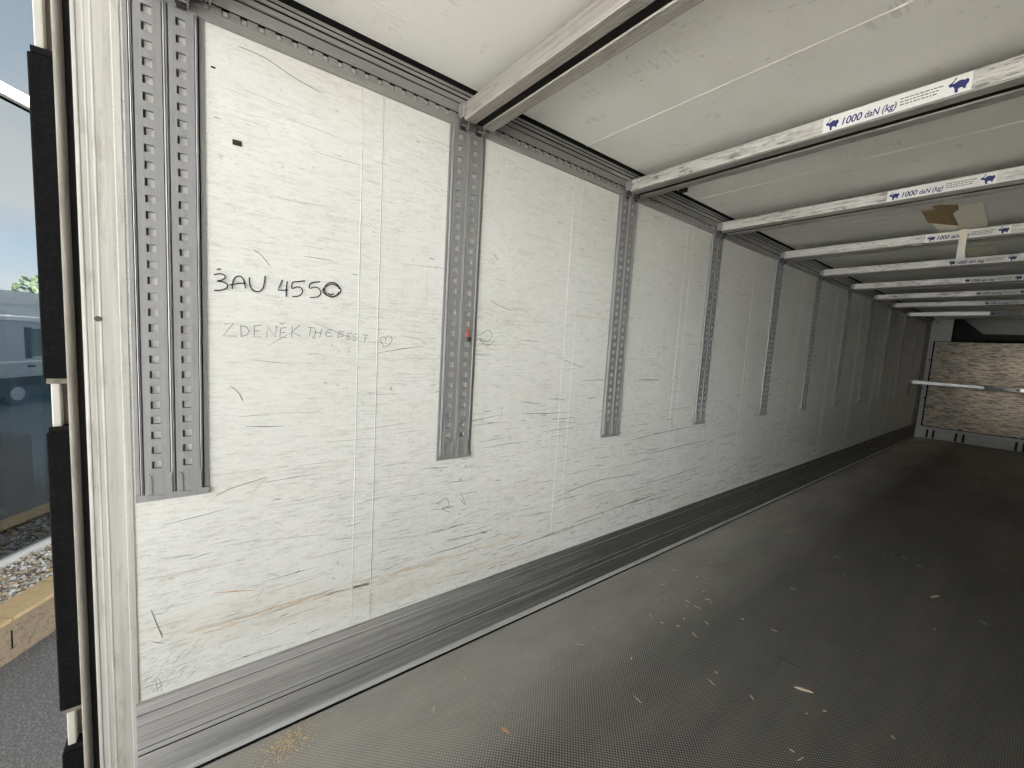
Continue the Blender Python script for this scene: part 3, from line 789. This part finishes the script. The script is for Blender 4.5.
    sp.build('small_print', M['pencil'], sk)
    return t
BY = [y + RW / 2 + 0.028 for y in RY]
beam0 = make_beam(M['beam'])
old_beam = make_beam(M['beam_old'], None, M['beam_old'])
new_beam = make_beam(M['beam_new'], M['sticker_grey'])
BL = ['aluminium crossbeam above the doorway end, ends in the nearest rail', 'weathered aluminium crossbeam nearest the camera, running out of the top of the picture',
      'worn aluminium crossbeam with the largest readable capacity sticker', 'aluminium crossbeam just in front of the torn cream card, second readable sticker',
      'aluminium crossbeam carrying the torn cream card and a hanging paper strip', 'aluminium crossbeam behind the torn card, with white scrapes, sixth rail',
      'aluminium crossbeam under the ceiling hung on the seventh rail', 'aluminium crossbeam under the ceiling hung on the eighth rail',
      'aluminium crossbeam under the ceiling hung on the ninth rail', 'bright two-tone crossbeam under the ceiling, last before the bulkhead']
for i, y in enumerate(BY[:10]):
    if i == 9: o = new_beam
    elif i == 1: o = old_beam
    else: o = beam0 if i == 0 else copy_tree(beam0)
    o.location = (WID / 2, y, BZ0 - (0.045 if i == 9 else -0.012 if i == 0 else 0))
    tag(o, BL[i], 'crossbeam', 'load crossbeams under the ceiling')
low = copy_tree(new_beam)
low.location = (WID / 2, BY[10], 1.228)
tag(low, 'bright crossbeam lowered to mid height across the scuffed wooden bulkhead', 'crossbeam', 'load crossbeams under the ceiling')
# the two end beams have a worn grey outer half beyond the sticker
for b_ in (new_beam, low):
    MB().box(0.20 - WID / 2 + 0.83, WID / 2 - 0.06, -BD / 2 - 0.0007, -BD / 2, 0.004, 0.012).build('scraped_edge', M['kick'], b_)

# scrap of red strap caught in the second rail
t = MB()
t.prism([(1.396, 1.590), (1.412, 1.586), (1.416, 1.612), (1.408, 1.628), (1.398, 1.622)], 'x', 0.0102, 0.016)
tag(t.build('strap_scrap', M['red'], None, bevel=0.002), 'small scrap of red strap caught in a slot of the second rail', 'strap scrap')
t = MB().box(0.0102, 0.016, 1.402, 1.424, 1.565, 1.588)
tag(t.build('hook', M['dark'], None, bevel=0.003), 'small dark hook left in a slot below the red strap scrap', 'hook')

# black clip hanging at the ceiling behind the third beam
t = MB().prism([(0.10, 2.93), (0.115, 2.905), (0.15, 2.915), (0.158, 2.945), (0.14, 2.965), (0.11, 2.955)], 'z', 2.628, 2.6495)
tag(t.build('ceiling_clip', M['void'], None, bevel=0.003), 'small black clip on the ceiling just behind the largest-sticker crossbeam', 'clip')

# ------------------------------------------------------------------ torn card above the fourth and fifth visible beams
def sheet(name, pts, mat, parent, th=0.004):
    n = len(pts)
    mb = MB().add([p for p in pts] + [(p[0], p[1], p[2] + th) for p in pts], [tuple(range(n)), tuple(range(n, 2 * n))[::-1]] + [(i, (i + 1) % n, n + (i + 1) % n, n + i) for i in range(n)])
    return mb.build(name, mat, parent)
root = empty('torn_card', (1.2, 4.87, 2.607), 'torn cream card with brown inside wedged between ceiling and crossbeam', 'card')
def rel(pts): return [(p[0] - 1.2, p[1] - 4.87, p[2] - 2.6) for p in pts]
sheet('cream_face', rel(CA), M['card'], root)
sheet('folded_flap', rel(CB), M['card_in'], root)
sheet('brown_inside', rel(CC), M['card_in'], root)
root = empty('torn_card', (1.25, 6.0, 2.607), 'smaller brownish torn card lying behind the paper-strip crossbeam', 'card')
sheet('face', [(p[0] - 1.25, p[1] - 6.0, p[2] - 2.6) for p in CD], M['card'], root)
root = empty('paper_strip', (1.24, 4.865, 2.55), 'narrow cream paper strip hanging from the front of a crossbeam', 'paper strip')
MB().box(-0.020, 0.020, -0.0035, -0.0015, -0.130, 0.050).build('strip', M['card'], root)
MB().box(-0.020, 0.024, -0.0040, -0.0010, -0.162, -0.128).build('end_label', M['sticker'], root)

t = MB().box(-0.025, 0.03, -0.012, 0.0, -0.0015, 0.0).build('paper_scrap', M['sticker'], None)
t.location = (0.985, 4.905, 2.5295)
tag(t, 'small white paper scrap stuck under the crossbeam, left of the hanging paper strip', 'paper scrap')

# ------------------------------------------------------------------ front wall with recess, plywood panel and base plate
fwm = MB()
YF = L
fwm.box(-0.06, WID + 0.06, YF + 0.30, YF + 0.36, -0.12, HC + 0.06)
fwm.box(0.0, 0.35, YF, YF + 0.3, 0, HC); fwm.box(WID - 0.35, WID, YF, YF + 0.3, 0, HC)
fwm.box(0.35, WID - 0.35, YF, YF + 0.3, 0, 2.16)
struct(fwm.build('wall_front', M['bulk']), 'white front wall framing the wooden panel at the far end', 'wall')
WF = bpy.data.objects['wall_front']
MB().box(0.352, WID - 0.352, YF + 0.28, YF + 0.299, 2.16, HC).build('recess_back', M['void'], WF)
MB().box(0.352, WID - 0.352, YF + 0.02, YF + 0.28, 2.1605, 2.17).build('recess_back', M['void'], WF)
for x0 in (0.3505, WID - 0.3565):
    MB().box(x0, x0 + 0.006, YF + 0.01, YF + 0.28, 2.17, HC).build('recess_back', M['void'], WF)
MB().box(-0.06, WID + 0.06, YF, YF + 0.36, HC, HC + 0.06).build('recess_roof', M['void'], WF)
for p in ((0.10, 2.585), (0.065, 1.75), (0.08, 0.9)):
    MB().box(p[0] - 0.012, p[0] + 0.012, YF - 0.003, YF, p[1] - 0.02, p[1] + 0.02).build('bolt', M['dark'], WF)
t = MB().prism([(0.49, 2.645), (0.80, 2.335), (1.68, 2.335), (1.99, 2.645)], 'y', YF - 0.05, YF + 0.15)
tag(t.build('air_outlet_housing', M['housing'], None, bevel=0.01), 'grey tapered air outlet housing above the wooden panel at the far end', 'air outlet')
root = empty('bulkhead_panel', (WID / 2, YF, 0.2), 'big scuffed wooden bulkhead panel at the far end of the trailer', 'panel')
MB().box(0.115 - WID / 2, WID / 2 - 0.115, -0.045, -0.004, 0.07, 1.955).build('board', M['wood'], root, bevel=0.008)
MB().box(0.09 - WID / 2, WID / 2 - 0.09, -0.030, -0.0035, 0.055, 1.965).build('backing', M['seal'], root)
root = empty('base_plate', (WID / 2, YF, 0.0), 'low white metal base plate with dark slots under the wooden panel', 'base plate')
MB().box(0.012 - WID / 2, WID / 2 - 0.012, -0.03, -0.0035, 0.0, 0.215).build('plate', M['bulk'], root, bevel=0.004)
for x in (0.21, 0.31, 0.66, 0.77, 1.50, 1.60, 2.1, 2.2):
    MB().box(x - 0.018 - WID / 2, x + 0.018 - WID / 2, -0.034, -0.0295, 0.015, 0.195).build('slot', M['void'], root)
struct(MB().box(0.0, 0.012, 12.95, YF, 0.0, HC).build('corner_shade', M['housing']), 'grey strip standing in for shade in the far corner of the marked wall', 'trim')  # grey strip painting the shade in the far corner

# unseen lamp added on the opposite wall to brighten the bulkhead
lamp = empty('added_lamp', (WID, 9.9, 1.33), 'small black lamp added out of view on the opposite wall to brighten the wooden bulkhead', 'lamp')
MB().box(-0.012, -0.0005, -0.05, 0.05, -0.06, 0.06).build('wall_plate', M['dark'], lamp, bevel=0.003)
MB().cyl((-0.075, 0.0, 0.0), 'x', 0.012, 0.065, 14).build('arm', M['dark'], lamp)
MB().cyl((-0.10, -0.06, 0.0), 'y', 0.040, 0.10, 20, 0.055).build('lamp_head', M['dark'], lamp, smooth=False)
MB().cyl((-0.10, 0.0405, 0.0), 'y', 0.050, 0.004, 20).build('lens', M['lens'], lamp)
ld = bpy.data.lights.new('lamp_light', 'SPOT')
ld.energy = 100
ld.color = (1.0, 0.93, 0.82)
ld.spot_size = R(46)
ld.spot_blend = 0.9
ld.shadow_soft_size = 0.04
lo = bpy.data.objects.new('lamp_light', ld)
COL.objects.link(lo)
lo.location = (WID - 0.10, 9.96, 1.33)
lo.rotation_euler = (Vector((1.75, 13.5, 1.45)) - lo.location).to_track_quat('-Z', 'Y').to_euler()

# ------------------------------------------------------------------ litter on the floor
rs = random.Random(4)
def chip_mesh(ln, wd, th, k):
    r = random.Random(k)
    mb = MB()
    mb.add([(-ln / 2, -wd * .2, 0), (-ln * .1, -wd / 2, 0), (ln / 2, -wd * .1, 0), (ln * .3, wd / 2, 0), (-ln * .3, wd * .4, 0),
            (-ln / 2, -wd * .2, th), (-ln * .1, -wd / 2, th * 1.3), (ln / 2, -wd * .1, th), (ln * .3, wd / 2, th), (-ln * .3, wd * .4, th * 1.2)],
           [(4, 3, 2, 1, 0), (5, 6, 7, 8, 9)] + [(i, (i + 1) % 5, 5 + (i + 1) % 5, 5 + i) for i in range(5)])
    return mb
t = chip_mesh(0.04, 0.011, 0.004, 1).build('wood_chip', M['chip2'])
t.location = (0.548, 1.342, 0.0012); t.rotation_euler.z = 0.3
tag(t, 'orange-brown wood chip alone on the near floor', 'wood chip', 'wood splinters on the load floor')
t = chip_mesh(0.075, 0.014, 0.004, 2).build('wood_chip', M['chip'])
t.location = (1.19, 2.65, 0.0012); t.rotation_euler.z = 0.5
tag(t, 'pale wood splinter in the middle of the near floor', 'wood chip', 'wood splinters on the load floor')
t = chip_mesh(0.10, 0.018, 0.004, 3).build('wood_chip', M['chip'])
t.location = (1.431, 4.397, 0.0012); t.rotation_euler.z = 1.2
tag(t, 'longest pale wood splinter, far out on the dark floor', 'wood chip', 'wood splinters on the load floor')
protos = [chip_mesh(0.032, 0.004, 0.002, 4), chip_mesh(0.018, 0.006, 0.002, 5), chip_mesh(0.045, 0.003, 0.0018, 6), chip_mesh(0.011, 0.006, 0.002, 7)]
meshes = []
for i in range(74):
    k = i % 4
    if i < 4:
        o = protos[k].build('wood_chip', M['chip']); meshes.append(o)
    else:
        o = meshes[k].copy(); COL.objects.link(o)
    y = 1.0 + 4.6 * rs.random() ** 1.1
    x = 0.08 + rs.random() * 1.9 * (0.55 + 0.1 * y)
    if x > 2.3: x = 2.3 * rs.random()
    if i % 5 == 0: x, y = 0.55 + rs.gauss(0, .12), 2.75 + rs.gauss(0, .25)
    x = max(x, 0.06)
    o.location = (x, y, 0.0012)
    o.rotation_euler.z = rs.uniform(0, PI)
    tag(o, 'small pale wood splinter scattered on the dark floor', 'wood chip', 'wood splinters on the load floor')
fl = bpy.data.objects['floor']
for (x, y, sx, sy) in ((1.05, 2.75, 0.008, 0.018), (1.075, 2.80, 0.05, 0.012), (1.35, 2.1, 0.02, 0.012)):
    tag(MB().add([(x - sx, y - sy, 0.0018), (x + sx * .9, y - sy * .7, 0.0018), (x + sx, y + sy, 0.0018), (x - sx * .8, y + sy * .8, 0.0018)], [(0, 1, 2, 3)]).build('stain', M['scuff_dark'], fl), 'dark stain on the floor')
# sawdust swept against the kick plate
mb = MB()
rs = random.Random(9)
for i in range(260):
    a, b = rs.gauss(0, .035), rs.gauss(0, .055)
    x, y = 0.115 + a, 0.63 + b - a * .5
    if x < 0.045: continue
    s = rs.uniform(.002, .006); z = 0.0005 + max(0, .003 - abs(a) * .03)
    mb.add([(x - s, y - s * .5, 0.0005), (x + s, y - s * .3, 0.0005), (x + s * .2, y + s, 0.0005), (x, y, z + s * .6)], [(0, 1, 3), (1, 2, 3), (2, 0, 3), (0, 2, 1)])
tag(mb.build('sawdust', M['sawdust']), 'yellowish sawdust swept against the near kick plate', 'sawdust', kind='stuff')

# ------------------------------------------------------------------ outside: yard, kerb, gravel, glazed building with the van it mirrors
ZG = -1.15
struct(MB().box(-45, 25, -25, 60, ZG - 0.1, ZG).build('yard_pavement', M['asphalt']), 'grey asphalt yard outside the trailer', 'pavement')
struct(MB().box(-0.8, 25, -5.5, -0.5, ZG - 0.05, ZG + 0.004).build('added_dark_patch', M['tarmac']), 'unseen dark tarmac patch added just behind the rear doorway to cut bounced light', 'pavement')  # unseen dark ground, added to cut light bounced up near the doorway
struct(MB().box(-6, 25, -28, -5.5, ZG - 0.05, ZG + 0.004).build('added_bounce_apron', M['concrete']), 'unseen light concrete apron added behind the rear doorway to bounce light inside', 'pavement')  # unseen pale ground, added to bounce sunlight onto ceiling and wall
PH = R(57)
FU = Vector((-math.sin(PH), math.cos(PH), 0)); FN = Vector((math.cos(PH), math.sin(PH), 0))
FROT = math.atan2(FU.y, FU.x)      # local x runs along the facade (u), local y runs to the building (-n), z up
def fac(o):
    o.rotation_euler.z = FROT
    return o
# local frame: x = u, y = -n  (rotation of FU onto x axis puts +y at -FN)
def F(name, mat, u0, u1, n0, n1, z0, z1, parent=None, bevel=0):
    o = MB().box(u0, u1, -n1, -n0, z0, z1).build(name, mat, parent, bevel=bevel)
    if parent is None: fac(o)
    return o
ZK = -0.785
o = F('kerb_wall', M['kerb'], -2, 9, -2.50, -2.30, ZG, ZK - 0.032)
struct(o, 'low brown block retaining kerb beside the asphalt', 'kerb')
mb = MB()
for k in range(16):
    u = -1.73 + k * 0.35
    mb.box(u - 0.005, u + 0.005, 2.297, 2.31, ZG + (0.09 if k % 2 else 0.17), ZK - 0.032 - (0.09 if k % 2 else 0.0))
fac(mb.build('trim_8', M['seal'])); struct(bpy.data.objects['trim_8'], 'dark joints between the kerb blocks', 'joint')
o = empty('kerb_coping', (0, 0, 0)); fac(o)
struct(o, 'tan paving slabs along the top of the kerb', 'kerb')
for k in range(20):
    u = -1.9 + k * 0.5
    MB().box(u, u + 0.494, 2.26, 2.53, ZK - 0.032, ZK).build('coping_slab', M['paver'], o, bevel=0.006)
o = F('gravel_bed', M['stone'], -2, 9, -3.2, -2.5, ZG, ZK - 0.05)
struct(o, 'gravel bed soil between kerb and glazed facade', 'ground')
mb = MB()
rs = random.Random(2)
def pebble(mb, c, r):
    a, b_, d = r * rs.uniform(.8, 1.4), r * rs.uniform(.7, 1.1), r * rs.uniform(.5, .9)
    vs, fs = [], []
    ph = rs.uniform(0, PI)
    for j, (h, rr) in enumerate(((-.9, .45), (-.3, .95), (.35, .92), (.9, .45))):
        for i in range(6):
            t = 2 * PI * i / 6 + ph
            vs.append((c[0] + a * rr * math.cos(t), c[1] + b_ * rr * math.sin(t), c[2] + d * h))
    for j in range(3):
        for i in range(6):
            fs.append((j * 6 + i, j * 6 + (i + 1) % 6, j * 6 + 6 + (i + 1) % 6, j * 6 + 6 + i))
    fs += [tuple(range(6))[::-1], tuple(range(18, 24))]
    mb.add(vs, fs)
for i in range(3600):
    pebble(mb, (rs.uniform(1.7, 4.3), rs.uniform(2.54, 3.12), ZK - 0.045 + rs.uniform(0, .025)), rs.uniform(.008, .019))
o = fac(mb.build('gravel', M['stone'], None, smooth=True))
tag(o, 'pale mixed pebbles in a bed below the glazed facade', 'gravel', kind='stuff')
# glazed facade
NF = 3.16
fr = empty('window_1', (0, 0, 0)); fac(fr)
struct(fr, 'tall reflective glazed facade with white frame lines', 'window')
MB().box(-3, 12, NF - 0.03, NF + 0.05, -0.87, -0.765).build('sill', M['fwhite'], fr)
MB().box(-3, 12, NF - 0.02, NF + 0.05, 3.54, 3.64).build('transom', M['fwhite'], fr)
MB().box(-3, 12, NF - 0.02, NF + 0.05, 6.9, 7.1).build('transom', M['fwhite'], fr)
MB().box(-3, 12, NF - 0.021, NF - 0.019, 3.515, 3.545).build('gasket', M['seal'], fr)
for z0, z1 in ((-0.765, 3.54), (3.64, 6.9)):
    MB().box(-3, 12, NF + 0.01, NF + 0.02, z0, z1).build('pane', M['glass'], fr)
for nm, bx in (('room_floor', (-3, 12, 0.06, 6, -1.0, -0.80)), ('room_wall', (-3, 12, 6, 6.1, -1.0, 7)), ('room_ceiling', (-3, 12, 0.06, 6, 6.9, 7.1)), ('room_wall', (-3.1, -3, 0.06, 6, -1, 7)), ('room_wall', (12, 12.1, 0.06, 6, -1, 7))):
    o = fac(MB().box(bx[0], bx[1], NF + bx[2], NF + bx[3], bx[4], bx[5]).build(nm, M['ifloor'] if nm == 'room_floor' else M['inside']))
    struct(o, {'room_floor': 'grey blue floor of the dim room behind the glazed facade', 'room_wall': 'wall of the dim room behind the glazed facade', 'room_ceiling': 'ceiling of the dim room behind the glazed facade'}[nm], nm.split('_')[1])
root = empty('reception_desk', (0, 0, -0.8), 'dark desk with a pale leg just inside the glazing', 'desk'); fac(root)
MB().box(2.2, 4.15, NF + 0.9, NF + 1.7, 0.16, 0.95).build('desk_body', M['idark'], root)
MB().box(3.95, 4.08, NF + 1.0, NF + 1.15, 0.0, 0.16).build('leg', M['post'], root)
for u, lb in ((3.55, 'slim pale upright just inside the glazing beside the desk'), (3.98, 'slim pale upright inside the glazing next to the black buffer')):
    o = F('interior_post', M['inside'], u, u + 0.09, -NF - 0.6, -NF - 0.5, -0.8, 1.6)
    tag(o, lb, 'post')

# van parked alongside the trailer, seen mirrored in the glazing
VAN = empty('van', (0, 0, 0), 'pale grey van with white roof mirrored in the glazed facade', 'van'); fac(VAN)
zg = ZG
def vb(pts, n0, n1, name, mat, bevel=0.0, parent=VAN):      # side outline (u,z) extruded across the van
    return MB().prism([(u, z) for u, z in pts], 'y', -n1, -n0).build(name, mat, parent, bevel=bevel)
vb([(9.0, zg + .40), (15.0, zg + .40), (15.1, zg + 1.15), (14.5, zg + 1.35), (13.9, zg + 2.35), (13.5, zg + 2.5), (9.0, zg + 2.5)], 6.0, 8.0, 'body', M['van'], 0.06)
vb([(9.0, zg + 2.5), (13.5, zg + 2.5), (13.2, zg + 2.66), (9.1, zg + 2.66)], 6.1, 7.9, 'roof', M['vwhite'], 0.04)
vb([(9.0, zg + .30), (14.9, zg + .30), (14.9, zg + .85), (9.0, zg + .85)], 5.985, 8.015, 'skirt', M['tyre'])
vb([(12.75, zg + 1.45), (14.25, zg + 1.45), (13.75, zg + 2.3), (12.75, zg + 2.3)], 5.985, 5.999, 'side_window', M['glass_dark'])
vb([(12.60, zg + 1.40), (12.78, zg + 1.40), (12.78, zg + 2.34), (12.60, zg + 2.34)], 5.98, 5.999, 'window_pillar', M['tyre'])
vb([(9.3, zg + 1.28), (14.4, zg + 1.28), (14.4, zg + 1.33), (9.3, zg + 1.33)], 5.985, 5.999, 'side_moulding', M['vwhite'])
vb([(12.65, zg + 1.13), (12.85, zg + 1.13), (12.85, zg + 1.19), (12.65, zg + 1.19)], 5.96, 5.999, 'door_handle', M['tyre'])
for u in (10.0, 12.3):
    for n0, dn in ((5.97, 0.22), (7.81, 0.22)):
        wr = MB().cyl((u, -n0 - dn, zg + .36), 'y', .36, dn, 28).build('wheel', M['tyre'], VAN)
        rm = MB().cyl((u, -n0 - dn - .008 if n0 > 7 else -n0 - .002, zg + .36), 'y', .20, .01, 20)
        rm.build('hub_cap', M['rim'], wr)
# low white building and trees beyond the van
bld = empty('white_building', (0, 0, ZG), 'low white building with a flat roof mirrored in the facade', 'building'); fac(bld)
MB().box(9.5, 40, -16, -10.5, 0.0, 3.1).build('walls', M['vwhite'], bld)
MB().box(9.3, 40.2, -16.2, -10.3, 3.1, 3.6).build('roof_edge', M['fwhite'], bld)
def tree(u, n, h, k):
    root = empty('tree', tuple(FU * u + FN * n + Vector((0, 0, ZG))), None, 'tree', 'trees beyond the white building')
    MB().cyl((0, 0, 0), 'z', .16, h * .6, 10, .08).build('trunk', M['bark'], root)
    r = random.Random(k)
    mb = MB()
    for i in range(900):
        while True:
            p = Vector((r.uniform(-1, 1), r.uniform(-1, 1), r.uniform(-1, 1)))
            if p.length < 1: break
        p = Vector((p.x * h * .36, p.y * h * .36, h * .68 + p.z * h * .33))
        a = Vector((r.gauss(0, 1), r.gauss(0, 1), r.gauss(0, 1))).normalized() * .22
        b = a.orthogonal().normalized() * .13
        mb.add([p - a, p + b, p + a, p - b], [(0, 1, 2, 3)])
    mb.build('crown', M['leaf'], root)
    return root
for k, (u, n, h) in enumerate(((11, 19, 4.5), (17, 20, 5.2), (23.5, 20, 4.9), (30, 21, 5.5), (37, 20, 4.8))):
    tree(u, n, h, k)['label'] = 'green tree mirrored in the glazed facade above the white roof'
